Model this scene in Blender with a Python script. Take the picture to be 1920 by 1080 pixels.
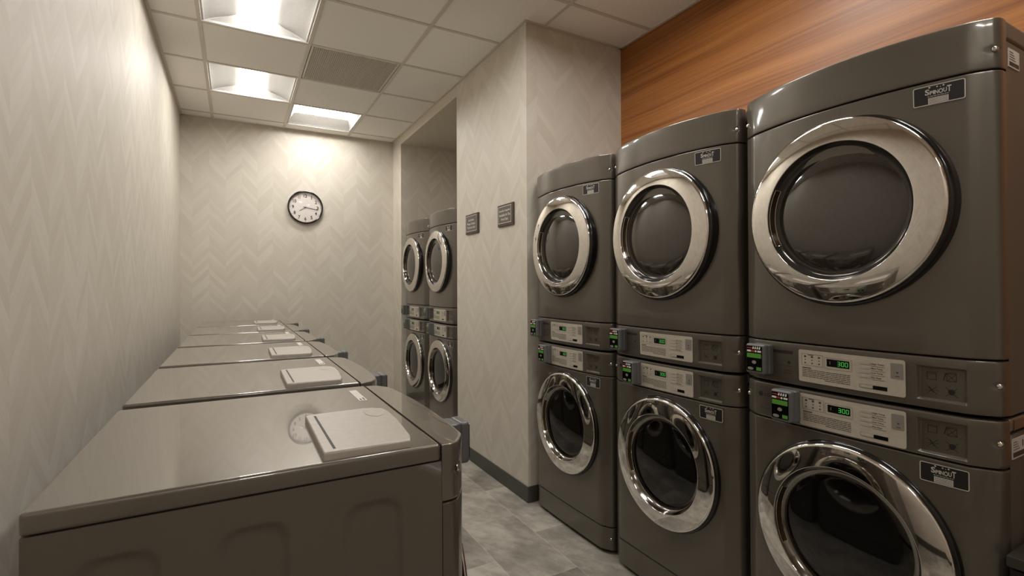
import bpy, bmesh, math, random
from mathutils import Vector, Matrix
random.seed(7)
PI = math.pi
scn = bpy.context.scene
COL = scn.collection
for o in list(bpy.data.objects): bpy.data.objects.remove(o)

# ------------------------------------------------------------------ camera
cam_d = bpy.data.cameras.new('camera'); cam = bpy.data.objects.new('camera', cam_d); COL.objects.link(cam)
yaw, pitch, roll = math.radians(29.0038), math.radians(0.3367), math.radians(-0.2657)
F = Vector((math.sin(yaw)*math.cos(pitch), math.cos(yaw)*math.cos(pitch), math.sin(pitch)))
R = Vector((math.cos(yaw), -math.sin(yaw), 0)); U = R.cross(F)
R2 = R*math.cos(roll)+U*math.sin(roll); U2 = -R*math.sin(roll)+U*math.cos(roll)
M = Matrix((( R2.x, U2.x, -F.x, 0), (R2.y, U2.y, -F.y, 0), (R2.z, U2.z, -F.z, 1.322), (0, 0, 0, 1)))
cam.matrix_world = M
cam_d.sensor_width = 36; cam_d.lens = 936.457/1920*36
cam_d.shift_y = -10.61/1920; cam_d.clip_start = .01
scn.camera = cam
# ------------------------------------------------------------------ light level
w = bpy.data.worlds.new('world'); scn.world = w; w.use_nodes = True
w.node_tree.nodes['Background'].inputs[0].default_value = (1, .95, .88, 1)
w.node_tree.nodes['Background'].inputs[1].default_value = .05
LAMP = 35.0
scn.view_settings.view_transform = 'Standard'; scn.view_settings.look = 'None'
scn.view_settings.exposure = 0.12; scn.view_settings.gamma = 1.0
scn.view_settings.use_curve_mapping = False

# ------------------------------------------------------------------ materials
def srgb(r, g, b):
    f = lambda c: (c/255/12.92) if c/255 <= .04045 else ((c/255+.055)/1.055)**2.4
    return (f(r), f(g), f(b), 1)
class NT:
    def __init__(s, name):
        s.m = bpy.data.materials.new(name); s.m.use_nodes = True
        s.t = s.m.node_tree; s.b = s.t.nodes['Principled BSDF']
    def n(s, typ, **kw):
        nd = s.t.nodes.new(typ)
        for k, v in kw.items(): setattr(nd, k, v)
        return nd
    def l(s, a, b): s.t.links.new(a, b)
    def math(s, op, a, b=None, c=None):
        nd = s.n('ShaderNodeMath', operation=op)
        for i, v in enumerate((a, b, c)):
            if v is None: continue
            if isinstance(v, (int, float)): nd.inputs[i].default_value = v
            else: s.l(v, nd.inputs[i])
        return nd.outputs[0]
    def xyz(s):
        g = s.n('ShaderNodeNewGeometry'); sp = s.n('ShaderNodeSeparateXYZ'); s.l(g.outputs['Position'], sp.inputs[0]); return sp.outputs
    def vec(s, a, b, c=0.0):
        nd = s.n('ShaderNodeCombineXYZ')
        for i, v in enumerate((a, b, c)):
            if isinstance(v, (int, float)): nd.inputs[i].default_value = v
            else: s.l(v, nd.inputs[i])
        return nd.outputs[0]
    def noise(s, v, scale, detail=3, rough=.5):
        nd = s.n('ShaderNodeTexNoise'); nd.inputs['Scale'].default_value = scale; nd.inputs['Detail'].default_value = detail
        nd.inputs['Roughness'].default_value = rough
        s.l(v, nd.inputs['Vector']); return nd.outputs[0]
    def white(s, v):
        nd = s.n('ShaderNodeTexWhiteNoise', noise_dimensions='3D'); s.l(v, nd.inputs['Vector']); return nd.outputs['Value']
    def ramp(s, v, stops):
        nd = s.n('ShaderNodeValToRGB'); e = nd.color_ramp.elements
        e[0].position, e[0].color = stops[0]; e[1].position, e[1].color = stops[-1]
        for p, c in stops[1:-1]:
            x = e.new(p); x.color = c
        s.l(v, nd.inputs[0]); return nd.outputs[0]
    def bump(s, h, strength, dist=.002):
        nd = s.n('ShaderNodeBump'); nd.inputs['Strength'].default_value = strength; nd.inputs['Distance'].default_value = dist
        s.l(h, nd.inputs['Height']); s.l(nd.outputs[0], s.b.inputs['Normal'])
    def set(s, **kw):
        for k, v in kw.items(): s.b.inputs[k.replace('_', ' ')].default_value = v
        return s
def simple(name, col, rough=.5, metal=0.0, bumpy=0.0, **kw):
    """procedural: faint noise in the colour and the gloss"""
    t = NT(name); g = t.n('ShaderNodeTexCoord')
    nz = t.noise(g.outputs['Object'], 60, 3)
    c2 = tuple(min(1, c*1.05) for c in col[:3])+(1,); c1 = tuple(c*.95 for c in col[:3])+(1,)
    t.l(t.ramp(nz, [(.3, c1), (.7, c2)]), t.b.inputs['Base Color'])
    t.b.inputs['Roughness'].default_value = rough; t.b.inputs['Metallic'].default_value = metal
    for k, v in kw.items(): t.b.inputs[k.replace('_', ' ')].default_value = v
    if bumpy: t.bump(t.noise(g.outputs['Object'], 400, 2), bumpy, .0005)
    return t.m

def wallpaper():
    t = NT('chevron_wallpaper'); x, y, z = t.xyz()
    u = t.math('ADD', x, y); uc = t.math('MULTIPLY', u, 1/.137)
    pp = t.math('PINGPONG', uc, 1.0); idx = t.math('FLOOR', uc)
    a = t.math('SUBTRACT', z, t.math('MULTIPLY', pp, .15))
    st = t.math('MULTIPLY', a, 1/.052); sid = t.math('FLOOR', st); sf = t.math('FRACT', st)
    tone = t.white(t.vec(sid, idx, 3.0))
    grain = t.noise(t.vec(t.math('MULTIPLY', uc, .9), t.math('MULTIPLY', a, 45.0), idx), 1.6, 4, .6)
    big = t.noise(t.vec(t.math('MULTIPLY', u, 2.2), t.math('MULTIPLY', z, .7), 0), 1.5, 3)
    edge = t.math('LESS_THAN', sf, .10)
    v = t.math('ADD', t.math('MULTIPLY', tone, .42), t.math('MULTIPLY', grain, .55))
    v = t.math('ADD', v, t.math('MULTIPLY', big, .30))
    v = t.math('SUBTRACT', v, t.math('MULTIPLY', edge, .10))
    c = t.ramp(v, [(.2, srgb(197, 188, 173)), (.62, srgb(206, 198, 184)), (1.0, srgb(215, 208, 195))])
    t.l(c, t.b.inputs['Base Color']); t.set(Roughness=.55)
    t.bump(grain, .15, .001)
    return t.m
def wood():
    t = NT('orange_wood_laminate'); x, y, z = t.xyz()
    warp = t.noise(t.vec(t.math('MULTIPLY', y, .9), t.math('MULTIPLY', z, 2.5)), 1.0, 2)
    zz = t.math('ADD', z, t.math('MULTIPLY', warp, .035))
    g1 = t.noise(t.vec(t.math('MULTIPLY', y, .30), t.math('MULTIPLY', zz, 22)), 1.0, 5, .62)
    g2 = t.noise(t.vec(t.math('MULTIPLY', y, 1.6), t.math('MULTIPLY', zz, 95)), 1.0, 3, .6)
    v = t.math('ADD', t.math('MULTIPLY', g1, .75), t.math('MULTIPLY', g2, .25))
    c = t.ramp(v, [(.30, srgb(112, 64, 25)), (.45, srgb(148, 91, 41)), (.57, srgb(170, 110, 55)), (.72, srgb(184, 130, 78))])
    t.l(c, t.b.inputs['Base Color']); t.set(Roughness=.38); t.bump(g2, .08, .001)
    return t.m
def floor_mat():
    t = NT('grey_stone_vinyl'); x, y, z = t.xyz()
    xc = t.math('MULTIPLY', t.math('SUBTRACT', x, 1.402), 1/.3115); ci = t.math('FLOOR', xc); xf = t.math('FRACT', xc)
    yy = t.math('MULTIPLY', t.math('ADD', t.math('SUBTRACT', y, 2.29), t.math('MULTIPLY', ci, .23)), 1/.61)
    yi = t.math('FLOOR', yy); yf = t.math('FRACT', yy)
    tone = t.white(t.vec(ci, yi, 1.0))
    off = t.math('MULTIPLY', tone, 20.0)
    n1 = t.noise(t.vec(t.math('ADD', x, off), t.math('MULTIPLY', y, 1.0), off), 3.0, 6, .62)
    n2 = t.noise(t.vec(t.math('ADD', x, t.math('MULTIPLY', y, .6)), t.math('MULTIPLY', t.math('SUBTRACT', y, x), .35), off), 16, 5, .7)
    ex = t.math('MINIMUM', xf, t.math('SUBTRACT', 1.0, xf)); ey = t.math('MULTIPLY', t.math('MINIMUM', yf, t.math('SUBTRACT', 1.0, yf)), 1.96)
    ed = t.math('LESS_THAN', t.math('MINIMUM', ex, ey), .007)
    v = t.math('ADD', t.math('ADD', t.math('MULTIPLY', n1, .62), t.math('MULTIPLY', n2, .42)), t.math('MULTIPLY', tone, .14))
    v = t.math('ADD', v, t.math('MULTIPLY', ed, .10))
    c = t.ramp(v, [(.36, srgb(98, 93, 84)), (.55, srgb(140, 134, 123)), (.72, srgb(178, 172, 160))])
    t.l(c, t.b.inputs['Base Color']); t.set(Roughness=.5); t.bump(n2, .1, .001)
    return t.m
def tile_mat():
    t = NT('ceiling_tile'); x, y, z = t.xyz()
    n = t.noise(t.vec(x, y, z), 220, 3, .7)
    c = t.ramp(n, [(.3, srgb(230, 225, 217)), (.6, srgb(243, 239, 232))]); t.l(c, t.b.inputs['Base Color'])
    t.set(Roughness=.9); t.bump(n, .2, .001); return t.m
def paint(name, col, rough, metal=.35, coat=.6, spec=.5, coatr=.06):
    t = NT(name); g = t.n('ShaderNodeTexCoord')
    fl = t.noise(g.outputs['Object'], 900, 2)
    big = t.noise(g.outputs['Object'], 2.5, 3)
    c = t.ramp(t.math('ADD', t.math('MULTIPLY', fl, .5), t.math('MULTIPLY', big, .5)),
               [(.3, tuple(v*.93 for v in col[:3])+(1,)), (.7, tuple(min(1, v*1.07) for v in col[:3])+(1,))])
    t.l(c, t.b.inputs['Base Color'])
    t.set(Roughness=rough, Metallic=metal); t.b.inputs['Coat Weight'].default_value = coat; t.b.inputs['Coat Roughness'].default_value = coatr
    t.b.inputs['Specular IOR Level'].default_value = spec
    return t.m
def emit(name, col, strength, base=(.02, .02, .02, 1)):
    t = NT(name); t.b.inputs['Base Color'].default_value = base
    t.b.inputs['Emission Color'].default_value = col; t.b.inputs['Emission Strength'].default_value = strength
    t.set(Roughness=.4); return t.m
MT = dict(
    wallpaper=wallpaper(), wood=wood(), floor=floor_mat(), tile=tile_mat(),
    grid=simple('white_grid_metal', srgb(205, 197, 185), .45),
    whitepaint=simple('cream_painted_wall', srgb(206, 197, 182), .6),
    base=simple('grey_green_rubber_base', srgb(72, 72, 64), .45),
    body=paint('graphite_machine_paint', srgb(97, 90, 80), .30),
    side=paint('graphite_side_paint', srgb(99, 92, 82), .42, metal=0.0, coat=.0, spec=.35),
    lid=paint('graphite_lid_paint', srgb(110, 103, 93), .26, coat=1.0, coatr=.02),
    gap=simple('dark_seam_shadow_gap', srgb(20, 18, 16), .8),
    chrome=simple('polished_chrome', (.80, .77, .73, 1), .045, 1.0),
    darkchrome=simple('smoked_chrome', (.26, .24, .215, 1), .12, 1.0),
    smokedrim=simple('smoked_black_bowl', (.055, .048, .042, 1), .14, .6),
    blackrim=simple('glossy_black_plastic', srgb(22, 20, 19), .12),
    glass=simple('smoked_door_glass', srgb(50, 44, 38), .06, 0.0, IOR=1.9),
    glass2=simple('smoked_washer_glass', srgb(14, 12, 11), .05, 0.0, IOR=1.6),
    handle=simple('dark_bronze_recess', srgb(58, 42, 24), .2, .6),
    plate=simple('brushed_silver_plate', srgb(196, 187, 172), .45, .2),
    button=simple('pale_silver_button', srgb(200, 193, 182), .35, .3),
    key=simple('grey_start_key', srgb(150, 145, 137), .4, .3),
    ink=simple('dark_print', srgb(70, 60, 50), .6),
    brandink=simple('purple_brown_print', srgb(45, 28, 30), .5),
    icon=simple('dark_icon_print', srgb(30, 25, 25), .5),
    reader=simple('grey_reader_plastic', srgb(98, 97, 97), .38),
    screen=simple('black_reader_glass', srgb(8, 9, 9), .1),
    white=simple('white_print', srgb(225, 220, 212), .5),
    stickerblk=simple('black_sticker_vinyl', srgb(20, 19, 18), .5),
    stickersil=simple('silver_sticker_print', srgb(185, 178, 168), .4),
    paper=simple('white_paper_label', srgb(205, 200, 192), .5),
    disp=simple('light_grey_dispenser_plastic', srgb(178, 170, 160), .38),
    disp_dark=simple('dark_slot', srgb(50, 46, 42), .6),
    screw=simple('bright_screw_metal', (.75, .72, .68, 1), .15, 1.0),
    red=simple('red_key_print', srgb(150, 50, 30), .4),
    green=emit('green_reader_display', (.22, .62, .08, 1), .07, srgb(60, 110, 30)),
    led=emit('green_led_digits', (.12, .9, .12, 1), .35),
    leddark=simple('dark_led_window', srgb(14, 16, 15), .15),
    amber=emit('dim_amber_led', (.7, .5, .35, 1), .12),
    lamp=emit('white_light_lens', (1.0, .978, .945, 1), LAMP, (.8, .8, .8, 1)),
    troffer=simple('white_enamel_reflector', srgb(185, 182, 176), .4),
    vent=simple('grey_vent_metal', srgb(225, 220, 208), .5, .0),
    ventback=simple('vent_dark_plenum', srgb(175, 168, 154), .8),
    clockface=simple('white_clock_face', srgb(222, 214, 206), .5),
    sign=simple('brown_sign_plastic', srgb(96, 86, 76), .4),
    signedge=simple('dark_brown_sign_frame', srgb(66, 54, 40), .4),
    cabtop=simple('dark_brown_laminate', srgb(52, 46, 40), .4),
    cab=simple('black_laminate', srgb(34, 30, 28), .25),
)
def clear_glass():
    t = NT('clear_cover_glass'); nt = t.t
    tr = t.n('ShaderNodeBsdfTransparent'); gl = t.n('ShaderNodeBsdfGlossy'); gl.inputs['Roughness'].default_value = .03
    fr = t.n('ShaderNodeLayerWeight'); fr.inputs[0].default_value = .5; mx = t.n('ShaderNodeMixShader')
    t.l(t.math('ADD', .03, t.math('MULTIPLY', .5, t.math('POWER', fr.outputs['Facing'], 5.0))), mx.inputs[0]); t.l(tr.outputs[0], mx.inputs[1]); t.l(gl.outputs[0], mx.inputs[2])
    t.l(mx.outputs[0], nt.nodes['Material Output'].inputs['Surface']); return t.m
MT['clear'] = clear_glass()

# ------------------------------------------------------------------ mesh helpers
class MB:
    """collects geometry that becomes ONE mesh object"""
    def __init__(s): s.v = []; s.f = []
    def add(s, vs, fs):
        k = len(s.v); s.v += [tuple(v) for v in vs]; s.f += [tuple(i+k for i in f) for f in fs]; return s
    def box(s, x0, x1, y0, y1, z0, z1):
        return s.add([(x0,y0,z0),(x1,y0,z0),(x1,y1,z0),(x0,y1,z0),(x0,y0,z1),(x1,y0,z1),(x1,y1,z1),(x0,y1,z1)],
                     [(0,3,2,1),(4,5,6,7),(0,1,5,4),(1,2,6,5),(2,3,7,6),(3,0,4,7)])
    def rbox(s, x0, x1, y0, y1, z0, z1, r, seg=2):
        bm = bmesh.new(); bmesh.ops.create_cube(bm, size=1)
        for v in bm.verts: v.co = Vector(((x0+x1)/2+v.co.x*(x1-x0), (y0+y1)/2+v.co.y*(y1-y0), (z0+z1)/2+v.co.z*(z1-z0)))
        bmesh.ops.bevel(bm, geom=bm.edges[:], offset=r, segments=seg, profile=.5, affect='EDGES')
        bm.verts.index_update()
        s.add([v.co[:] for v in bm.verts], [tuple(v.index for v in f.verts) for f in bm.faces]); bm.free(); return s
    def cyl(s, c, axis, r0, r1, h, n=24):
        """frustum starting at c along axis"""
        a = Vector(axis).normalized(); b = a.orthogonal().normalized(); d = a.cross(b); c = Vector(c)
        vs = []; 
        for i in range(n):
            t = 2*PI*i/n; vs.append(c+(b*math.cos(t)+d*math.sin(t))*r0)
        for i in range(n):
            t = 2*PI*i/n; vs.append(c+a*h+(b*math.cos(t)+d*math.sin(t))*r1)
        fs = [(i, (i+1) % n, n+(i+1) % n, n+i) for i in range(n)]+[tuple(range(n))[::-1], tuple(range(n, 2*n))]
        return s.add(vs, fs)
    def lathe(s, prof, cx, cz, y0, n=96, close=False):
        """prof: list of (r, y); axis is Y, centre (cx, cz)"""
        vs = []; m = len(prof)
        for i in range(n):
            t = 2*PI*i/n
            for r, y in prof: vs.append((cx+r*math.cos(t), y0+y, cz+r*math.sin(t)))
        fs = []
        for i in range(n):
            j = (i+1) % n
            for k in range(m-1): fs.append((i*m+k, i*m+k+1, j*m+k+1, j*m+k))
        return s.add(vs, fs)
    def build(s, name, mat, parent=None, ang=35, smooth=True):
        me = bpy.data.meshes.new(name); me.from_pydata(s.v, [], s.f)
        bm = bmesh.new(); bm.from_mesh(me); bmesh.ops.remove_doubles(bm, verts=bm.verts, dist=1e-6)
        bmesh.ops.recalc_face_normals(bm, faces=bm.faces); bm.to_mesh(me); bm.free()
        if smooth:
            me.polygons.foreach_set('use_smooth', [True]*len(me.polygons)); me.set_sharp_from_angle(angle=math.radians(ang))
        me.materials.append(MT[mat]); o = bpy.data.objects.new(name, me); COL.objects.link(o)
        if smooth: md = o.modifiers.new('weighted_normal', 'WEIGHTED_NORMAL'); md.keep_sharp = True; md.weight = 80
        if parent is not None: o.parent = parent
        return o
def tag(o, label, cat, group=None):
    o['label'] = label; o['category'] = cat
    if group: o['group'] = group
    return o
def struct(o): o['kind'] = 'structure'; return o
def empty(name, loc, rz=0.0):
    o = bpy.data.objects.new(name, None); o.location = loc; o.rotation_euler = (0, 0, rz); o.empty_display_size = .1
    COL.objects.link(o); return o
def copy_tree(o, parent=None):
    c = o.copy(); COL.objects.link(c)
    if parent is not None: c.parent = parent
    for ch in o.children: copy_tree(ch, c)
    return c
def text_geo(txt, bold=0.0):
    cu = bpy.data.curves.new('t', 'FONT'); cu.body = txt; cu.align_x = 'CENTER'; cu.size = 1; cu.offset = bold; cu.resolution_u = 3
    ob = bpy.data.objects.new('t', cu); COL.objects.link(ob); bpy.context.view_layer.update()
    me = bpy.data.meshes.new_from_object(ob)
    vs = [v.co.copy() for v in me.vertices]; fs = [tuple(p.vertices) for p in me.polygons]
    bpy.data.objects.remove(ob); bpy.data.meshes.remove(me)
    x0 = min(v.x for v in vs); x1 = max(v.x for v in vs); y0 = min(v.y for v in vs); y1 = max(v.y for v in vs)
    return [((v.x-x0)/(x1-x0), (v.y-y0)/(y1-y0)) for v in vs], fs
TCACHE = {}
def put_text(mb, txt, mapf, s0, s1, z0, z1, h, bold=0.0):
    """fit the text's own outline to the rectangle s0..s1, z0..z1"""
    if (txt, bold) not in TCACHE: TCACHE[(txt, bold)] = text_geo(txt, bold)
    vs, fs = TCACHE[(txt, bold)]
    mb.add([mapf(s0+a*(s1-s0), z0+b*(z1-z0), h) for a, b in vs], fs)
def rr_outline(s0, s1, z0, z1, r, n=4, sub=0):
    P = []
    for (cx, cz, a0) in ((s1-r, z1-r, 0), (s0+r, z1-r, PI/2), (s0+r, z0+r, PI), (s1-r, z0+r, 1.5*PI)):
        for i in range(n+1):
            a = a0+PI/2*i/n; P.append((cx+r*math.cos(a), cz+r*math.sin(a)))
        if sub and a0 in (0, PI):
            (xa, xb, zz) = (s1-r, s0+r, z1) if a0 == 0 else (s0+r, s1-r, z0)
            for i in range(1, sub): P.append((xa+(xb-xa)*i/sub, zz))
    return P
def plate(mb, mapf, s0, s1, z0, z1, r, h, t=.002):
    """raised rounded plate on the curved front (top at h, going back by t), split into columns so it follows the bow"""
    P = rr_outline(s0, s1, z0, z1, r)
    n = len(P); k = max(1, int((s1-s0)/.03))
    # bmesh ngon cut into columns
    bm = bmesh.new(); vv = [bm.verts.new((a, 0, b)) for a, b in P]; bm.faces.new(vv)
    for i in range(1, k):
        sx = s0+(s1-s0)*i/k
        bmesh.ops.bisect_plane(bm, geom=bm.verts[:]+bm.edges[:]+bm.faces[:], plane_co=(sx, 0, 0), plane_no=(1, 0, 0))
    bm.verts.index_update()
    vs = [(v.co.x, v.co.z) for v in bm.verts]; fs = [tuple(v.index for v in f.verts) for f in bm.faces]
    be = [(e.verts[0].index, e.verts[1].index) for e in bm.edges if e.is_boundary]; bm.free()
    m = len(vs)
    mb.add([mapf(a, b, h) for a, b in vs]+[mapf(a, b, h-t) for a, b in vs], fs+[(a, b, b+m, a+m) for a, b in be])
def stroke(mb, mapf, pts, wd, h):
    for (a, b), (c, d) in zip(pts[:-1], pts[1:]):
        L = math.hypot(c-a, d-b) or 1e-6; nx, nz = -(d-b)/L*wd/2, (c-a)/L*wd/2
        mb.add([mapf(a+nx, b+nz, h), mapf(a-nx, b-nz, h), mapf(c-nx, d-nz, h), mapf(c+nx, d+nz, h)], [(0, 1, 2, 3)])
def frame_line(mb, mapf, s0, s1, z0, z1, r, wd, h):
    A = rr_outline(s0, s1, z0, z1, r, sub=8); B = rr_outline(s0+wd, s1-wd, z0+wd, z1-wd, max(r-wd, .0004), sub=8); n = len(A)
    mb.add([mapf(a, b, h) for a, b in A+B], [(i, (i+1) % n, n+(i+1) % n, n+i) for i in range(n)])

# ------------------------------------------------------------------ room
XL, YB, ZC, XC, YC, YC2, XW, YP, ZH = -.447, 5.557, 2.928, 1.555, 2.614, 3.709, 2.306, 5.246, 2.838
YR = -1.9; T = .1; XA = 2.42
def slab(name, mat, *b, parent=None): return struct(MB().box(*b).build(name, mat, parent, smooth=False))
slab('floor', 'floor', XL-T, XA+T, YR-T, YB+T, -.1, 0)
slab('wall_left', 'wallpaper', XL-T, XL, YR-T, YB+T, 0, ZC+.2)
slab('wall_back', 'wallpaper', XL, XA+T, YB, YB+T, 0, ZC+.2)
slab('wall_rear', 'wallpaper', XL, XA+T, YR-T, YR, 0, ZC+.2)
slab('wall_right', 'wood', XW, XA+T, YR, YC, 0, ZC+.2)
slab('wall_column', 'wallpaper', XC, XA+T, YC, YC2, 0, ZC+.2)
slab('wall_alcove_back', 'wallpaper', XA, XA+T, YC2, YP, 0, ZC)
slab('wall_alcove_end', 'wallpaper', XC, XA+T, YP, YB, 0, ZC+.2)
slab('wall_header', 'whitepaint', XC, XA, YC2, YP, ZH, ZC+.2)
# baseboards
def bboard(name, pts):
    mb = MB()
    for (x0, x1, y0, y1) in pts: mb.rbox(x0, x1, y0, y1, 0, .10, .003, 1)
    struct(mb.build(name, 'base'))
e = .006
bboard('baseboard_left', [(XL, XL+e, YR, YB)])
bboard('baseboard_back', [(XL+e, XC, YB-e, YB)])
bboard('baseboard_column', [(XC-e, XC, YC-e, YC2), (XC, 1.66, YC-e, YC)])
bboard('baseboard_alcove', [(XC-e, XC, YP, YB-e), (XA-e, XA, YC2, YP)])
bboard('baseboard_right', [(XW-e, XW, YR, YC-e)])
# ceiling: recessed tiles on a T-bar grid
GX = [XL, -.187, .435, 1.065, 1.680, 2.290, XW+.001]
gy0 = 5.385; GY = [YB]+[gy0-.6125*i for i in range(13)]; GY = [y for y in GY if y > YR]+[YR]
lights = {(1, 2.9355): 'y', (1, 4.1600): 'y', (2, 4.7725): 'x', (2, 1.7105): 'y', (1, -1.3525): 'y', (3, 1.0975): 'y', (3, -.1275): 'y'}  # visible troffers first, then unseen ones added to light the room
cells_l = []; mb = MB()
for i in range(len(GX)-1):
    for j in range(len(GY)-1):
        x0, x1, y1, y0 = GX[i], GX[i+1], GY[j], GY[j+1]
        if x1-x0 < .02: continue
        key = [k for k in lights if k[0] == i and abs(k[1]-y0) < .02]
        if key: cells_l.append((x0, x1, y0, y1, lights[key[0]])); continue
        if i == 2 and abs(y0-3.5475) < .02: vent_cell = (x0, x1, y0, y1); continue
        pieces = [(x0, min(x1, XC), y0, y1)] if x0 < XC else []
        if x1 > XC and y0 < YC: pieces.append((max(x0, XC) if y1 > YC else x0, x1, y0, min(y1, YC)))
        if x0 < XC < x1 and y1 <= YC: pieces = [(x0, x1, y0, y1)]
        for (a, b, c, d) in pieces:
            if b-a > .003 and d-c > .003: mb.rbox(a+.0005, b-.0005, c+.0005, d-.0005, ZC+.004, ZC+.02, .0012, 1)
struct(mb.build('ceiling', 'tile', smooth=False))
mb = MB(); g = .012
for x in GX[1:-2]:
    ya = YR; yb = YB if x < XC else YC
    mb.rbox(x-g, x+g, ya, yb, ZC, ZC+.006, .0015, 1)
for y in GY[1:-1]:
    mb.rbox(XL, (XC if y > YC else XW), y-g, y+g, ZC-.0005, ZC+.0055, .0015, 1)
for (a, b, c, d) in [(XL, XL+.02, YR, YB), (XL, XC, YB-.02, YB), (XC-.02, XC, YC-.02, YB), (XC, XW, YC-.02, YC), (XW-.02, XW, YR, YC), (XL, XW, YR, YR+.02)]:
    mb.rbox(a, b, c, d, ZC-.001, ZC+.005, .001, 1)
struct(mb.build('trim_1', 'grid'))
slab('ceiling_plenum', 'ventback', XL-T, XA+T, YR-T, YB+T, ZC+.2, ZC+.25)

def troffer(name, x0, x1, y0, y1, rot):
    cx, cy = (x0+x1)/2, (y0+y1)/2
    r = empty(name, (cx, cy, ZC), 0 if rot == 'y' else PI/2)
    hx, hy = (.300, .296)
    prof = [(hx, .006), (hx-.012, .006), (hx-.02, .014)]
    for k in range(1, 9):
        t = k/8; prof.append((hx-.02-(hx-.02-.098)*t, .014+.056*math.sin(t*PI/2)))
    mb = MB(); n = len(prof)
    for s in (-1, 1):
        vs = [(s*a, -hy, b) for a, b in prof]+[(s*a, hy, b) for a, b in prof]
        mb.add(vs, [(k, k+1, n+k+1, n+k) for k in range(n-1)])
    mb.build('reflector', 'troffer', r)
    mb = MB()
    for s in (-1, 1):   # sloping end plates
        mb.add([(-hx+.02, s*hy, .008), (hx-.02, s*hy, .008), (.1, s*(hy-.05), .070), (-.1, s*(hy-.05), .070)], [(0, 1, 2, 3)])
        mb.box(-hx, hx, s*hy-.006, s*hy+.006, .002, .10)
    mb.box(-hx-.002, -hx, -hy, hy, .002, .10); mb.box(hx, hx+.002, -hy, hy, .002, .10); mb.box(-hx, hx, -hy, hy, .098, .102)
    mb.build('housing', 'troffer', r, smooth=False)
    mb = MB(); P = [(-.098, .070), (-.085, .058), (-.05, .050), (0, .047), (.05, .050), (.085, .058), (.098, .070)]; n = len(P); h = hy-.035
    mb.add([(a, -h, b) for a, b in P]+[(a, h, b) for a, b in P], [(k, k+1, n+k+1, n+k) for k in range(n-1)]+[tuple(range(n)), tuple(range(n, 2*n))])
    mb.build('lens', 'lamp', r)
    return r
LL = {(1, 3): 'square recessed ceiling light partly cut off by the top of the photo',
      (1, 4): 'square recessed ceiling light in the middle, between two plain tiles',
      (2, 5): 'square recessed ceiling light nearest the back wall, turned crosswise'}
n_ex = 0  # counts the extra out-of-frame lights, added for illumination at guessed positions
EX = ['recessed ceiling light above the aisle between the two machine rows, out of the frame',
      'recessed ceiling light behind the camera by the left wall', 'recessed ceiling light above the nearest stack of machines',
      'recessed ceiling light behind the camera toward the wooden wall']
for (x0, x1, y0, y1, rt) in sorted(cells_l, key=lambda c: (c[0] > 1, -c[2])):
    r = troffer('ceiling_light', x0, x1, y0, y1, rt)
    if rt == 'x': lb = LL[(2, 5)]
    elif y0 > 4: lb = LL[(1, 4)]
    elif y0 > 2.5: lb = LL[(1, 3)]
    else: lb = EX[n_ex]; n_ex += 1
    tag(r, lb, 'ceiling light', 'recessed square ceiling lights')
x0, x1, y0, y1 = vent_cell
r = tag(empty('air_vent', ((x0+x1)/2, (y0+y1)/2, ZC)), 'square grey air return grille with fine slats in the ceiling', 'air vent')
h = .298
mb = MB()
for (a, b, c, d) in [(-h, h, -h, -h+.010), (-h, h, h-.010, h), (-h, -h+.010, -h, h), (h-.010, h, -h, h)]: mb.box(a, b, c, d, .003, .016)
mb.build('frame', 'vent', r, smooth=False)
mb = MB(); N = 46
for k in range(1, N):
    t = -h+2*h*k/N; mb.box(t-.0008, t+.0008, -h+.01, h-.01, .003, .015); mb.box(-h+.01, h-.01, t-.0008, t+.0008, .0032, .0148)
mb.build('grille', 'vent', r, smooth=False)
MB().box(-h, h, -h, h, .045, .05).build('plenum_box', 'ventback', r, smooth=False)

# ------------------------------------------------------------------ laundry machines
HW = .343
def bow(z): return .004+.044*max(0, min(1, z/1.95))**2.2
def yf(s, z, zoff=0.0):
    """front surface of a machine: gently bowed middle, rounded ends"""
    b = bow(z+zoff); a = abs(s)
    if a <= .285: return -.018-b*(1-(a/.285)**2)
    if a <= .328: t = (a-.285)/.043; return -.018+.017*t+.008*t*t
    t = min(1, (a-.328)/(HW-.328))
    return .007+.023*(1-math.sqrt(max(0, 1-t*t)))+.004*t
def mapper(zoff): return lambda s, z, h: Vector((s, yf(s, z, zoff)-h, z))
SCOL = sorted(set([-.343, -.3425, -.341, -.3385, -.335, -.331, -.326, -.320, -.312, -.303, -.294, -.285]+[-.285+.57*i/24 for i in range(25)]+[.285, .294, .303, .312, .320, .326, .331, .335, .3385, .341, .3425, .343]))
def sstep(x): x = max(0, min(1, x)); return x*x*(3-2*x)
def panel(z0, z1, zoff, extra_s=(), extra_z=(), hf=None, back=.050, r=.005):
    S = sorted(set([round(v, 5) for v in list(SCOL)+list(extra_s)]))
    Z = [(z0, r), (z0+r*.3, r*.3), (z0+r, 0)]
    zs = sorted(set([round(z0+r+(z1-z0-2*r)*i/6, 5) for i in range(1, 6)]+[round(v, 5) for v in extra_z]))
    Z += [(z, 0) for z in zs]+[(z1-r, 0), (z1-r*.3, r*.3), (z1, r)]
    mb = MB(); vs = []; m = len(S)+2
    for z, ins in Z:
        vs.append((-HW+ins*.6, back, z))
        for s in S:
            h = hf(s, z) if hf else 0
            vs.append((s*(1-ins*.6/HW), yf(s, z, zoff)+ins-h, z))
        vs.append((HW-ins*.6, back, z))
    fs = []
    for i in range(len(Z)-1):
        for k in range(m-1): fs.append((i*m+k, i*m+k+1, (i+1)*m+k+1, (i+1)*m+k))
        fs.append((i*m+m-1, i*m, (i+1)*m, (i+1)*m+m-1))
    fs.append(tuple(range(m))[::-1]); fs.append(tuple(range((len(Z)-1)*m, len(Z)*m)))
    return mb.add(vs, fs)
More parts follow.
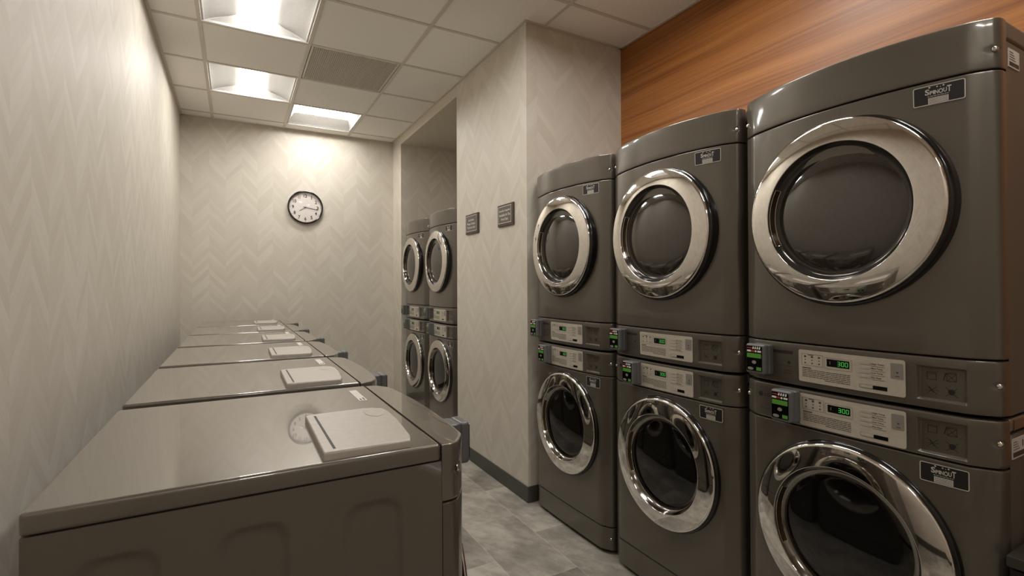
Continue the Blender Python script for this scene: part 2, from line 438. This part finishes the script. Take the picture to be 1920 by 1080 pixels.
def box_inside(s, z, s0, s1, z0, z1, f=.004):
    return sstep(min(s-s0, s1-s, z-z0, z1-z)/f)
def dimple(s, z, cs, cz, R=.011, d=.004):
    return -d*(1-sstep((math.hypot(s-cs, z-cz)-R*.35)/(R*.65)))
def lines(a, b, n): return [a+(b-a)*i/n for i in range(n+1)]

def band_features(parent, zb, zoff, kind):
    """control band details; zb = bottom z of the keypad plate; kind 'dryer' or 'washer'"""
    mp = mapper(zoff)
    s0, s1 = -.128, .160; z0, z1 = zb, zb+.100
    mb = MB(); plate(mb, mp, s0, s1, z0, z1, .006, .0018, .003)
    kp = mb.build('keypad_plate', 'plate', parent)
    ink = MB(); H = .0022
    X = lambda u: s0+u*(s1-s0)
    Zf = lambda v: z1-v*(z1-z0)
    # icon box upper left
    frame_line(ink, mp, X(.035), X(.265), Zf(.48), Zf(.12), .002, .0007, H)
    frame_line(ink, mp, X(.28), X(.55), Zf(.50), Zf(.16), .002, .0006, H)
    for c in range(3):
        for rr in range(3):
            cx = X(.075+.075*c); cz = Zf(.20+.10*rr); q = (.0042, .0022, .0030)[rr]
            ink.add([mp(cx+q*math.cos(a), cz+q*.8*math.sin(a), H) for a in [k*PI/3 for k in range(6)]], [tuple(range(6))])
    stroke(ink, mp, [(X(.105), Zf(.145)), (X(.165), Zf(.145))], .0022, H)
    # small print paragraph
    rnd = random.Random(5)
    stroke(ink, mp, [(X(.04), Zf(.555)), (X(.14), Zf(.555))], .0030, H)
    for k in range(6):
        x = X(.04); zz = Zf(.615+.052*k); end = X(.53) if k < 5 else X(.53)
        if k == 5: x = X(.28)
        while x < end:
            L = rnd.uniform(.006, .02); stroke(ink, mp, [(x, zz), (min(x+L, end), zz)], .0019, H); x += L+.0016
    # cycle words
    words = ['High Temp', 'Med Temp', 'Low Temp', 'No Heat']
    for k, wd in enumerate(words):
        zc = Zf(.20+.125*k); n = len(wd)
        put_text(ink, wd, mp, X(.725), X(.725+.0118*n), zc-.0024, zc+.0034, H, .01)
        stroke(ink, mp, [(X(.725), zc-.0055), (X(.84), zc-.0055)], .0010, H)
    # box for the lower button + start key mark
    frame_line(ink, mp, X(.615), X(.735), Zf(.90), Zf(.79), .001, .0006, H)
    ink.build('printed_legend', 'ink', kp, smooth=False); ink = MB()
    cx = X(.94); ink.add([mp(cx-.004, Zf(.33), H+.001), mp(cx+.004, Zf(.33), H+.001), mp(cx, Zf(.38), H+.001)], [(0, 1, 2)])
    stroke(ink, mp, [(cx-.005, Zf(.45)), (cx+.005, Zf(.45))], .002, H+.001)
    ink.build('start_key_mark', 'ink', kp, smooth=False)
    d = MB(); plate(d, mp, X(.735), X(.855), Zf(.90), Zf(.79), .001, H+.0002, .0005); d.build('dark_legend_field', 'leddark', kp)
    for k in range(5):
        zc = Zf(.18+.125*k) if k < 4 else Zf(.845)
        a, b = (.615, .715) if k < 4 else (.622, .73)
        d = MB(); plate(d, mp, X(a), X(b), zc-.0036, zc+.0036, .0015, .0034, .002); d.build('button', 'button', kp)
    d = MB(); plate(d, mp, X(.885), X(.985), Zf(.52), Zf(.10), .0025, .0028, .002); d.build('start_key', 'key', kp)
    # display window
    d = MB(); plate(d, mp, X(.305), X(.525), Zf(.42), Zf(.20), .001, .0026, .0015); dw = d.build('display_window', 'leddark', kp)
    d = MB(); H2 = .0030
    def digit(ch, cx, cz, wd, hh):
        seg = {'a': ((-1, 1), (1, 1)), 'b': ((1, 1), (1, 0)), 'c': ((1, 0), (1, -1)), 'd': ((-1, -1), (1, -1)), 'e': ((-1, 0), (-1, -1)), 'f': ((-1, 1), (-1, 0)), 'g': ((-1, 0), (1, 0))}
        for q in {'3': 'abcdg', '0': 'abcdef'}[ch]:
            (a, b), (c, e2) = seg[q]; k = .86
            stroke(d, mp, [(cx+a*k*wd/2, cz+b*k*hh/2), (cx+c*k*wd/2, cz+e2*k*hh/2)], .0016, H2)
    zc = (Zf(.42)+Zf(.20))/2
    digit('3', X(.425), zc, .0075, .0135); digit('0', X(.464), zc, .0075, .0135); digit('0', X(.500), zc, .0075, .0135)
    for q in (-1, 1): stroke(d, mp, [(X(.4455)-.0006, zc+q*.003), (X(.4455)+.0006, zc+q*.003)], .0013, H2)
    d.build('digits', 'led', kp, smooth=False)
    d = MB(); put_text(d, 'i', mp, X(.335), X(.342), zc-.004, zc+.005, H2, .02); d.build('indicator', 'amber', kp, smooth=False)
    # icons on the recessed instruction panel
    zc0 = zb+.048
    ic = MB(); h = -.0082
    def sq(cx, cz, q): frame_line(ic, mp, cx-q, cx+q, cz-q, cz+q, .001, .0012, h)
    def X_(cx, cz, q, wd=.0012): stroke(ic, mp, [(cx-q, cz-q), (cx+q, cz+q)], wd, h); stroke(ic, mp, [(cx-q, cz+q), (cx+q, cz-q)], wd, h)
    cs = .2335; L, Rr = cs-.021, cs+.019; Tp, Bt = zc0+.019, zc0-.018
    sq(L, Tp, .010); stroke(ic, mp, [(L-.01, Tp+.006), (L+.01, Tp+.006)], .001, h); stroke(ic, mp, [(L+.011, Tp+.012), (L+.015, Tp+.012)], .001, h)
    sq(Rr, Tp, .010); X_(Rr, Tp, .010); stroke(ic, mp, [(Rr-.016, Tp-.008), (Rr-.011, Tp+.01)], .002, h); stroke(ic, mp, [(Rr-.014, Tp+.011), (Rr+.010, Tp+.013)], .001, h)
    X_(L, Bt, .011); stroke(ic, mp, [(L-.012, Bt-.002), (L+.014, Bt+.001)], .001, h); stroke(ic, mp, [(L-.006, Bt+.008), (L+.004, Bt-.006)], .0025, h)
    X_(Rr, Bt, .012); ic.add([mp(Rr+.007*math.cos(a)*(1+.2*math.sin(3*a)), Bt+.0075*math.sin(a), h) for a in [k*PI/5 for k in range(10)]], [tuple(range(10))])
    ic.build('warning_icons', 'icon', parent, smooth=False)
    # marks left of the keypad
    bi = MB()
    if kind == 'dryer':
        plate(bi, mp, -.218, -.150, z0+.080, z0+.090, .001, .0006, .0012)
        bi.build('brand_plate', 'brandink', parent)
        bi = MB()
        stroke(bi, mp, [(-.205, z0+.040), (-.150, z0+.040)], .0008, .0006)
        stroke(bi, mp, [(-.180, z0+.026), (-.150, z0+.026)], .0012, .0006); stroke(bi, mp, [(-.178, z0+.018), (-.154, z0+.018)], .0012, .0006)
        bi.add([mp(-.162+.005*math.cos(a), z0+.053+.005*math.sin(a), .0006) for a in [k*PI/6 for k in range(12)]], [tuple(range(12))])
        bi.build('printed_marks', 'icon', parent, smooth=False)
    else:
        bi.add([mp(-.268+.0085*math.cos(a), z0+.070+.0085*math.sin(a), .0006) for a in [k*PI/10 for k in range(20)]], [tuple(range(20))])
        bi.build('brand_dot', 'icon', parent, smooth=False); bi = MB()
        put_text(bi, 'LG', mp, -.254, -.232, z0+.064, z0+.076, .0006, .01)
        bi.build('brand_letters', 'icon', parent, smooth=False); bi = MB()
        stroke(bi, mp, [(-.27, z0+.024), (-.20, z0+.024)], .0012, .0006)
        bi.build('printed_line', 'icon', parent, smooth=False)
    # card reader
    rc = -.254 if kind == 'dryer' else -.161
    yb = yf(rc, zb+.05, zoff); y0 = yb-.052
    ra, rb = rc-.034, rc+.034; za, zz = zb+.006, zb+.106
    m2 = MB(); m2.rbox(ra, rb, y0, yb-.026, za, zz, .008, 3); m2.rbox(ra+.0, rb+.001, yb-.024, yb+.012, za-.001, zz-.002, .006, 3); m2.box(ra+.003, rb-.003, yb-.03, yb-.02, za+.004, zz-.004)
    rd = m2.build('card_reader', 'reader', parent)
    fl = lambda s, z, h: Vector((s, y0-h, z))
    m2 = MB(); plate(m2, fl, ra+.005, rb-.007, za+.010, zz-.007, .003, .0012, .002); sc = m2.build('reader_screen', 'screen', rd)
    a, b = ra+.007, rb-.009; hh = zz-.009; wv = b-a
    m2 = MB()
    for k in range(4): m2.add([fl(a+wv*(.38+.15*k), hh-.008, .0016), fl(a+wv*(.48+.15*k), hh-.008, .0016), fl(a+wv*(.50+.15*k), hh, .0016), fl(a+wv*(.42+.15*k), hh, .0016)], [(0, 1, 2, 3)])
    for (u0, u1) in ((0, .28), (.56, .68), (.74, 1.0)): stroke(m2, fl, [(a+wv*u0, hh-.015), (a+wv*u1, hh-.015)], .006, .0016)
    m2.build('white_keys', 'white', rd, smooth=False)
    m2 = MB(); stroke(m2, fl, [(a+wv*.30, hh-.015), (a+wv*.52, hh-.015)], .007, .0017); stroke(m2, fl, [(a, hh-.005), (a+wv*.36, hh-.005)], .004, .0016); m2.build('red_key', 'red', rd, smooth=False)
    m2 = MB(); stroke(m2, fl, [(a, hh-.030), (b, hh-.030)], .015, .0016); m2.build('green_display', 'green', rd, smooth=False)
    m2 = MB(); stroke(m2, fl, [(a+wv*.66, hh-.073), (b, hh-.073)], .011, .0016); m2.build('green_key', 'green', rd, smooth=False)
    m2 = MB()
    for (cx, cz, rx, rz) in ((a+wv*.5, hh-.052, .008, .006), (a+wv*.25, hh-.074, .011, .005)):
        m2.add([fl(cx+rx*math.cos(t), cz+rz*math.sin(t), .0016) for t in [k*PI/8 for k in range(16)]], [tuple(range(16))])
    m2.build('grey_oval_mark', 'key', rd, smooth=False)

def screw(parent, s, z, zoff):
    mb = MB(); y = yf(s, z, zoff)
    prof = [(.0072, .004), (.0070, .0005), (.0060, -.0015), (.004, -.003), (.0001, -.0035)]
    mb.lathe(prof, s, z, y+.001, 20); mb.build('screw', 'screw', parent)
def sticker(parent, zt, zoff):
    mp = mapper(zoff); s0, s1 = .188, .288; z1 = zt; z0 = zt-.050
    mb = MB(); plate(mb, mp, s0, s1, z0, z1, .005, .0008, .0012); st = mb.build('logo_sticker', 'stickerblk', parent)
    mb = MB(); frame_line(mb, mp, s0, s1, z0, z1, .005, .0022, .0012)
    X = lambda u: s0+u*(s1-s0)
    mb.build('sticker_border', 'stickersil', st, smooth=False)
    mb = MB()
    tx = 'SPINOUT'; ww = [(.24, .33, 0, 1.15), (.335, .395, -.05, .7), (.40, .43, 0, .75), (.435, .50, -.05, .75), (.505, .59, -.1, .85), (.595, .66, 0, .85), (.665, .745, -.1, 1.15)]
    for ch, (u0, u1, a, b) in zip(tx, ww):
        put_text(mb, ch, mp, X(u0), X(u1), z1-.024+a*.011, z1-.024+b*.013, .0013, .03)
    for (u, q, rr) in ((.33, .0055, .0022), (.48, .0065, .0018), (.60, .006, .002), (.54, .008, .001)):
        mb.add([mp(X(u)+rr*math.cos(t), z1-q+rr*math.sin(t), .0013) for t in [k*PI/5 for k in range(10)]], [tuple(range(10))])
    xx = X(.29); rq = random.Random(3)
    while xx < X(.70):
        L = rq.uniform(.003, .008); stroke(mb, mp, [(xx, z1-.0283), (min(xx+L, X(.70)), z1-.0283)], .0014, .0013); xx += L+.0012
    mb.build('sticker_lettering', 'stickersil', st, smooth=False)
    mb = MB(); plate(mb, mp, X(.30), X(.69), z0+.003, z0+.018, .0008, .0012, .0005); lb = mb.build('white_address_label', 'stickersil', st)
    mb = MB()
    for k in range(4):
        x = X(.32); rn = random.Random(k)
        while x < X(.67):
            L = rn.uniform(.002, .006); stroke(mb, mp, [(x, z0+.0055+k*.0033), (min(x+L, X(.67)), z0+.0055+k*.0033)], .0009, .0015); x += L+.001
    mb.build('label_print', 'ink', st, smooth=False)

def door(parent, zc, zoff, kind):
    yc = yf(0, zc, zoff)
    mb = MB(); mb.lathe([(.20, .058), (.2785, .058), (.2782, .004), (.2765, -.004), (.273, -.008), (.268, -.0105), (.255, -.0095)], 0, zc, yc)
    dr = mb.build('door', 'blackrim', parent)
    prof = [(.258, -.006), (.2665, -.0095), (.2685, -.0120), (.2683, -.0150), (.2665, -.0178), (.2630, -.0200)]
    for i in range(1, 15):
        t = i/14; prof.append((.2630-.0600*t, -.0200-(.0138*t-.0042*t*t)))
    prof += [(.2018, -.0297), (.2008, -.0287), (.2004, -.0265)]
    mb = MB(); mb.lathe(prof, 0, zc, yc, 128); mb.build('chrome_ring', 'chrome', dr, ang=60)
    prof = [(.2004, -.0265), (.1985, -.0225), (.1950, -.0150), (.1910, -.0080), (.1860, -.0036), (.178, -.0014), (.168, -.0008)]
    mb = MB(); mb.lathe(prof, 0, zc, yc, 96); fn = mb.build('door_bowl', 'darkchrome' if kind == 'washer' else 'smokedrim', dr, ang=60)
    # handle recess on the left of the bowl
    mb = MB(); vs = []; n = 14
    for i in range(n+1):
        t = PI-.46+.92*i/n
        for (r, y) in ((.1987, -.0232), (.1968, -.0190), (.1932, -.0120), (.1905, -.0074)):
            q = .0014; vs.append(((r-q)*math.cos(t), yc+y, zc+(r-q)*math.sin(t)))
    mb.add(vs, [(i*4+k, i*4+k+1, i*4+k+5, i*4+k+4) for i in range(n) for k in range(3)])
    hd = mb.build('handle_recess', 'handle', dr)
    mb = MB(); path = []
    for i in range(n+1): t = PI-.48+.96*i/n; path.append(Vector((.1972*math.cos(t), yc-.0228, zc+.1972*math.sin(t))))
    for i in range(n+1): t = PI+.48-.96*i/n; path.append(Vector((.1890*math.cos(t), yc-.0072, zc+.1890*math.sin(t))))
    m = len(path)
    for i in range(m):
        a, b = path[i], path[(i+1) % m]; mb.cyl(a, b-a, .0011, .0011, (b-a).length, 8)
    mb.build('handle_lip', 'chrome', dr)
    if kind == 'dryer': prof = [(.177, -.0012), (.170, -.0045), (.155, -.0090), (.130, -.0140), (.100, -.0180), (.060, -.0212), (.025, -.0225), (.0003, -.0228)]
    else: prof = [(.176, -.0012), (.168, -.0035), (.155, -.0055), (.120, -.008), (.08, -.010), (.03, -.011), (.0003, -.011)]
    mb = MB(); mb.lathe(prof, 0, zc, yc, 96); mb.build('door_glass', 'glass' if kind == 'dryer' else 'glass2', dr, ang=80)

def cabinet(z0, z1, depth, emboss, bottom_feet=False):
    """box behind the front panels, the sides carry three shallow pressed rectangles"""
    mb = MB(); hw = HW-.001; y0 = .050
    rects = [(.130, .247), (.333, .450), (.520, .637)] if emboss else []
    ys = [y0]; zs = [z0, z1]
    for a, b in rects: ys += [a-.012, a, a+.004, a+.009, a+.014, a+.02, a+.03, a+.042, b-.042, b-.03, b-.02, b-.014, b-.009, b-.004, b, b+.012]
    ys = sorted(set(ys+[depth]))
    if emboss:
        T0, T1 = z0+.12, .906
        zs += [T0-.01, T0, T0+.009, T0+.02, T0+.04, .4, T1-.06, T1-.045, T1-.035, T1-.027, T1-.02, T1-.014, T1-.009, T1-.004, T1, T1+.01]
    zs = sorted(set(zs))
    def dep(y, z):
        for a, b in rects:
            R = .042; cx = min(max(y, a+R), b-R); cz = min(max(z, T0+R), T1-R)
            dd = R-math.hypot(y-cx, z-cz)
            if dd > -.001: return .0055*sstep(dd/.014)
        return 0
    for sg in (-1, 1):
        vs = [(sg*(hw-dep(y, z)), y, z) for z in zs for y in ys]; m = len(ys)
        mb.add(vs, [(i*m+k, i*m+k+1, (i+1)*m+k+1, (i+1)*m+k) for i in range(len(zs)-1) for k in range(m-1)])
    mb.add([(-hw, depth, z0), (hw, depth, z0), (hw, depth, z1), (-hw, depth, z1)], [(0, 1, 2, 3)])
    mb.add([(-hw, y0, z0), (hw, y0, z0), (hw, depth, z0), (-hw, depth, z0)], [(0, 1, 2, 3)])
    mb.add([(-hw, y0, z1), (hw, y0, z1), (hw, depth, z1), (-hw, depth, z1)], [(0, 1, 2, 3)])
    return mb
def inner(parent, z0, z1, depth):
    MB().box(-.28, .28, .002, .08, z0+.003, z1-.003).box(-HW+.006, HW-.006, .030, .085, z0+.003, z1-.003).build('seam_backing', 'gap', parent, smooth=False)

def make_washer(name, depth, free):
    H = .990
    root = empty(name, (0, 0, 0)); mp = mapper(0)
    cabinet(.03, .954 if free else .950, depth, True).build('cabinet', 'side', root, ang=40)
    inner(root, .04, .975, depth)
    # lid
    mb = MB(); mb.rbox(-HW-.0015, HW+.0015, .053, depth+.002, .9555, H, .0075, 3)
    if free:
        pass
    lid = mb.build('top_lid', 'lid', root, ang=50)
    # control band / front cap
    zb = .877; b0, b1 = .871, .988
    P = (.182, .285, zb+.003, zb+.093)
    def hf(s, z): return -.009*box_inside(s, z, *P, f=.006)+dimple(s, z, .335, .933)+dimple(s, z, -.335, .933)
    es = lines(P[0], P[0]+.007, 4)+lines(P[1]-.007, P[1], 4); ez = lines(P[2], P[2]+.007, 4)+lines(P[3]-.007, P[3], 4)+lines(.922, .944, 8)
    pn = panel(b0, b1, 0, es, ez, hf, back=.0505, r=.006)
    cb = pn.build('control_band', 'body' if not free else 'lid', root, ang=40)
    band_features(root, zb, 0, 'washer')
    for s in (-.335, .335): screw(root, s, .933, 0)
    fp = panel(.132, .868, 0, back=.049).build('front_panel', 'body', root, ang=40)
    kp = panel(.018, .129, 0, back=.049).build('kick_panel', 'body', root, ang=40)
    screw(kp, .331, .075, 0)
    sticker(root, .857, 0)
    door(root, .575, 0, 'washer')
    for sx in (-.28, .28):
        for yy in (.10, depth-.06):
            MB().cyl((sx, yy, 0), (0, 0, 1), .022, .018, .032, 16).build('foot', 'gap', root)
    if free:
        # detergent dispenser cover on the lid
        mb = MB(); out = [(a, b-.015) for a, b in [(-.331, .292), (-.331, .128), (-.300, .118), (-.16, .105), (-.075, .104), (-.040, .110), (-.022, .135), (-.018, .160), (-.020, .276), (-.030, .290)]]
        n = len(out); lay = [(1.0, H-.001), (1.0, H+.010), (.988, H+.0138), (.960, H+.015)]
        cx, cy = -.175, .185; vs = []
        for k, z in lay:
            for (a, b) in out: vs.append((cx+(a-cx)*k, cy+(b-cy)*k, z))
        # inner ring + dimpled centre grid
        fs = [(j*n+i, j*n+(i+1) % n, (j+1)*n+(i+1) % n, (j+1)*n+i) for j in range(len(lay)-1) for i in range(n)]+[tuple(range((len(lay)-1)*n, len(lay)*n))]
        mb.add(vs, fs); dc = mb.build('dispenser_cover', 'disp', root, ang=50)
        dc['label'] = 'pale plastic detergent dispenser cover'
        MB().box(-.315, -.045, .253, .258, H+.0140, H+.0154).build('cover_slot', 'disp_dark', dc, smooth=False)
        mb = MB()
        m = 16; vs = [(-.075, .125, H+.0146)]+[(-.075+.045*math.cos(t),   .125+.022*math.sin(t), H+.0156) for t in [2*PI*i/m for i in range(m)]]
        mb.add(vs, [(0, 1+i, 1+(i+1) % m) for i in range(m)]); mb.build('finger_dent', 'disp', dc)
        mb = MB(); mb.box(.127, .282, .093, .115, H, H+.0008); ws = mb.build('warning_sticker', 'paper', root, smooth=False)
        ws['label'] = 'small white rectangular sticker'
        mb = MB()
        for k in range(2): mb.box(.135, .165-.01*k, .097+.009*k, .101+.009*k, H+.0008, H+.0010)
        mb.build('sticker_print', 'ink', ws, smooth=False)
    else:
        mb = MB()
        mb.box(HW-.001, HW+.0004, .062, .141, .889, .939); ss = mb.build('side_label', 'paper', root, smooth=False)
        mb = MB(); x = HW+.0005
        mb.box(x-.0001, x+.0002, .066, .135, .893, .905)
        for k in range(4): mb.box(x-.0001, x+.0002, .068, .108-.006*k, .911+.006*k, .9125+.006*k)
        mb.box(x-.0001, x+.0002, .125, .131, .914, .930)
        mb.build('label_print', 'ink', ss, smooth=False)
        MB().box(HW-.002, HW+.0018, .066, .0695, .955, .985).build('lid_notch', 'gap', root, smooth=False)
    return root
def make_dryer(name, depth):
    root = empty(name, (0, 0, 0)); zo = .993; mp = mapper(zo); H = .975
    cabinet(.004, .922, depth, False).build('cabinet', 'side', root, ang=40)
    inner(root, .01, .965, depth)
    MB().rbox(-HW-.0005, HW+.0005, .0525, depth+.002, .925, H, .010, 3).build('top_lid', 'side', root, ang=50)
    zb = .022
    P = (.182, .285, zb+.003, zb+.093)
    def hf(s, z): return -.009*box_inside(s, z, *P, f=.006)+dimple(s, z, .335, .079)+dimple(s, z, -.335, .079)
    es = lines(P[0], P[0]+.007, 4)+lines(P[1]-.007, P[1], 4); ez = lines(P[2], P[2]+.007, 4)+lines(P[3]-.007, P[3], 4)+lines(.068, .090, 8)
    panel(.004, .139, zo, es, ez, hf, back=.049, r=.006).build('control_band', 'body', root, ang=40)
    band_features(root, zb, zo, 'dryer')
    for s in (-.335, .335): screw(root, s, .079, zo)
    panel(.142, .847, zo, back=.049).build('front_panel', 'body', root, ang=40)
    def hf2(s, z): return dimple(s, z, .333, .897)+dimple(s, z, -.333, .897)
    panel(.850, H, zo, [], lines(.886, .908, 8), hf2, back=.0495, r=.006).build('top_cap', 'body', root, ang=40)
    for s in (-.333, .333): screw(root, s, .897, zo)
    sticker(root, .838, zo)
    door(root, .541, zo, 'dryer')
    mb = MB(); mb.box(HW-.001, HW+.0004, .043+.02, .122+.01, .862, .908); ss = mb.build('side_label', 'paper', root, smooth=False)
    mb = MB(); x = HW+.0005; mb.box(x-.0001, x+.0002, .067, .128, .866, .876)
    for k in range(4): mb.box(x-.0001, x+.0002, .068, .108-.005*k, .881+.006*k, .8825+.006*k)
    mb.build('label_print', 'ink', ss, smooth=False)
    return root

sw = make_washer('stacked_washer', .680, False)
dr = make_dryer('dryer', .680)
lw = make_washer('washing_machine', .690, True)
XS0 = 1.600
near = [.821, 1.533, 2.246]; alc = [4.160, 4.875]
DL = ['brown-grey dryer on top of the nearest stack, largest round chrome door of all',
      'brown-grey dryer on top of the middle stack of the three before the wooden wall',
      'brown-grey dryer on top of the stack touching the wallpapered column',
      'brown-grey dryer on top in the alcove, right one of the two beside the column',
      'brown-grey dryer on top in the alcove, left one of the two by the far corner']
WL = ['brown-grey washer under the nearest dryer, its door cut off by the photo bottom',
      'brown-grey washer under the dryer in the middle stack before the wooden wall',
      'brown-grey washer standing on the floor at the bottom of the stack touching the column',
      'brown-grey washer at the bottom in the alcove, right one of the two beside the column',
      'brown-grey washer at the bottom in the alcove, left one by the far corner']
for i, y in enumerate(near+alc):
    a = sw if i == 0 else copy_tree(sw); b = dr if i == 0 else copy_tree(dr)
    a.location = (XS0, y, 0); a.rotation_euler = (0, 0, -PI/2); b.location = (XS0, y, .993); b.rotation_euler = (0, 0, -PI/2)
    gp = ' in the row before the wooden wall' if i < 3 else ' in the alcove'
    tag(b, DL[i], 'dryer', 'stacked dryers'+gp); tag(a, WL[i], 'washing machine', 'stacked washers'+gp)
LWL = ['grey-brown washer nearest the camera in the left row, its pressed side panel fully visible',
       'grey-brown washer in the left row, second from the camera, behind the nearest one',
       'grey-brown washer in the left row, third from the camera',
       'grey-brown washer in the left row, third from the back wall',
       'grey-brown washer in the left row, next to last before the back wall',
       'grey-brown washer at the far end of the left row, against the back wall']
for k in range(6):
    a = lw if k == 0 else copy_tree(lw)
    a.location = (.420, 1.308+.7527*k, 0); a.rotation_euler = (0, 0, PI/2); a.scale = (1, 1, .999/.990)
    tag(a, LWL[k], 'washing machine', 'washers in a row along the left wall')

# ------------------------------------------------------------------ clock
ck = tag(empty('wall_clock', (.636, YB, 2.137)), 'round black-rimmed wall clock with white face on the back wall', 'clock')
mb = MB(); mb.lathe([(.168, 0), (.171, -.010), (.171, -.030), (.168, -.036), (.163, -.038), (.158, -.036), (.155, -.028), (.155, -.012)], 0, 0, 0, 72); mb.build('rim', 'blackrim', ck)
mb = MB(); mb.lathe([(.157, -.012), (.0003, -.012)], 0, 0, 0, 64); mb.build('clock_face', 'clockface', ck)
fl = lambda s, z, h: Vector((s, -.012-h, z))
mb = MB()
for k in range(1, 13):
    a = PI/2-2*PI*k/12; cx, cz = .118*math.cos(a), .118*math.sin(a); wd = .020 if k < 10 else .032; 
    if k in (1,): wd = .007
    if k == 11: wd = .018
    put_text(mb, str(k), fl, cx-wd/2, cx+wd/2, cz-.0175, cz+.0175, .001, .022)
for k in range(60):
    a = 2*PI*k/60; r0 = .140 if k % 5 == 0 else .146
    stroke(mb, fl, [(r0*math.cos(a), r0*math.sin(a)), (.152*math.cos(a), .152*math.sin(a))], .0030 if k % 5 == 0 else .0012, .001)
mb.build('numerals', 'brandink', ck, smooth=False)
mb = MB(); a = math.radians(90-100); stroke(mb, fl, [(-.02*math.cos(a), -.02*math.sin(a)), (.125*math.cos(a), .125*math.sin(a))], .006, .006); mb.build('minute_hand', 'brandink', ck, smooth=False)
mb = MB(); a = math.radians(90-236); stroke(mb, fl, [(-.015*math.cos(a), -.015*math.sin(a)), (.068*math.cos(a), .068*math.sin(a))], .006, .004); mb.build('hour_hand', 'key', ck, smooth=False)
MB().cyl((0, -.012, 0), (0, -1, 0), .006, .005, .008, 16).build('hub', 'brandink', ck)
mb = MB(); mb.lathe([(.156, -.030), (.11, -.034), (.05, -.0365), (.0003, -.037)], 0, 0, 0, 48); mb.build('clock_glass', 'clear', ck)

# ------------------------------------------------------------------ signs on the column (face looks towards -x)
def sign(y_c, z_c, wd, hh, txt, label):
    r = empty('wall_sign', (XC, y_c, z_c), -PI/2)
    MB().rbox(-wd/2, wd/2, -.012, 0, -hh/2, hh/2, .001, 1).build('sign_board', 'signedge', r)
    f = lambda s, z, h: Vector((s, -.012-h, z))
    mb = MB(); plate(mb, f, -wd/2+.014, wd/2-.022, -hh/2+.020, hh/2-.014, .001, .0015, .002); p = mb.build('sign_face', 'sign', r)
    mb = MB(); frame_line(mb, f, -wd/2+.012, wd/2-.020, -hh/2+.018, hh/2-.012, .001, .0032, .0020); mb.build('white_border', 'white', p, smooth=False)
    mb = MB(); c0 = -.004
    for k, t in enumerate(txt):
        L = len(t)*.0094*.5*wd/.21; zc = hh*(.20-.19*k); put_text(mb, t, f, c0-L, c0+L, zc-.0085, zc+.0085, .0022, .012)
    mb.build('lettering', 'white', p, smooth=False)
    tag(r, label, 'sign', 'small brown signs on the column')
sign(3.400, 1.782, .222, .147, ['Lost Items', 'Please Contact', 'The Front Desk'], 'small dark brown wall sign with white lettering, left of the two, nearer the alcove')
sign(2.872, 1.782, .212, .142, ['Laundry Supplies', 'Available At The', 'Front Desk'], 'brown framed sign reading Laundry Supplies, right of the two on the column')
# ------------------------------------------------------------------ low black cabinet cut off at the photo's lower right corner
cb = tag(empty('low_cabinet', (1.93, .20, 0)), 'low cabinet with black front and grey-brown top beside the nearest stack, mostly out of frame', 'cabinet')
MB().rbox(-.34, .34, -.24, .265, 0, .655, .004, 1).build('body', 'cab', cb)
mb = MB(); mb.rbox(-.350, .345, -.25, .268, .658, .685, .004, 2); mb.build('top', 'cabtop', cb)
MB().box(-.3435, -.34, -.235, .005, .03, .64).build('door_leaf', 'cab', cb, smooth=False)
MB().box(-.3435, -.34, .012, .26, .03, .64).build('door_leaf', 'cab', cb, smooth=False)
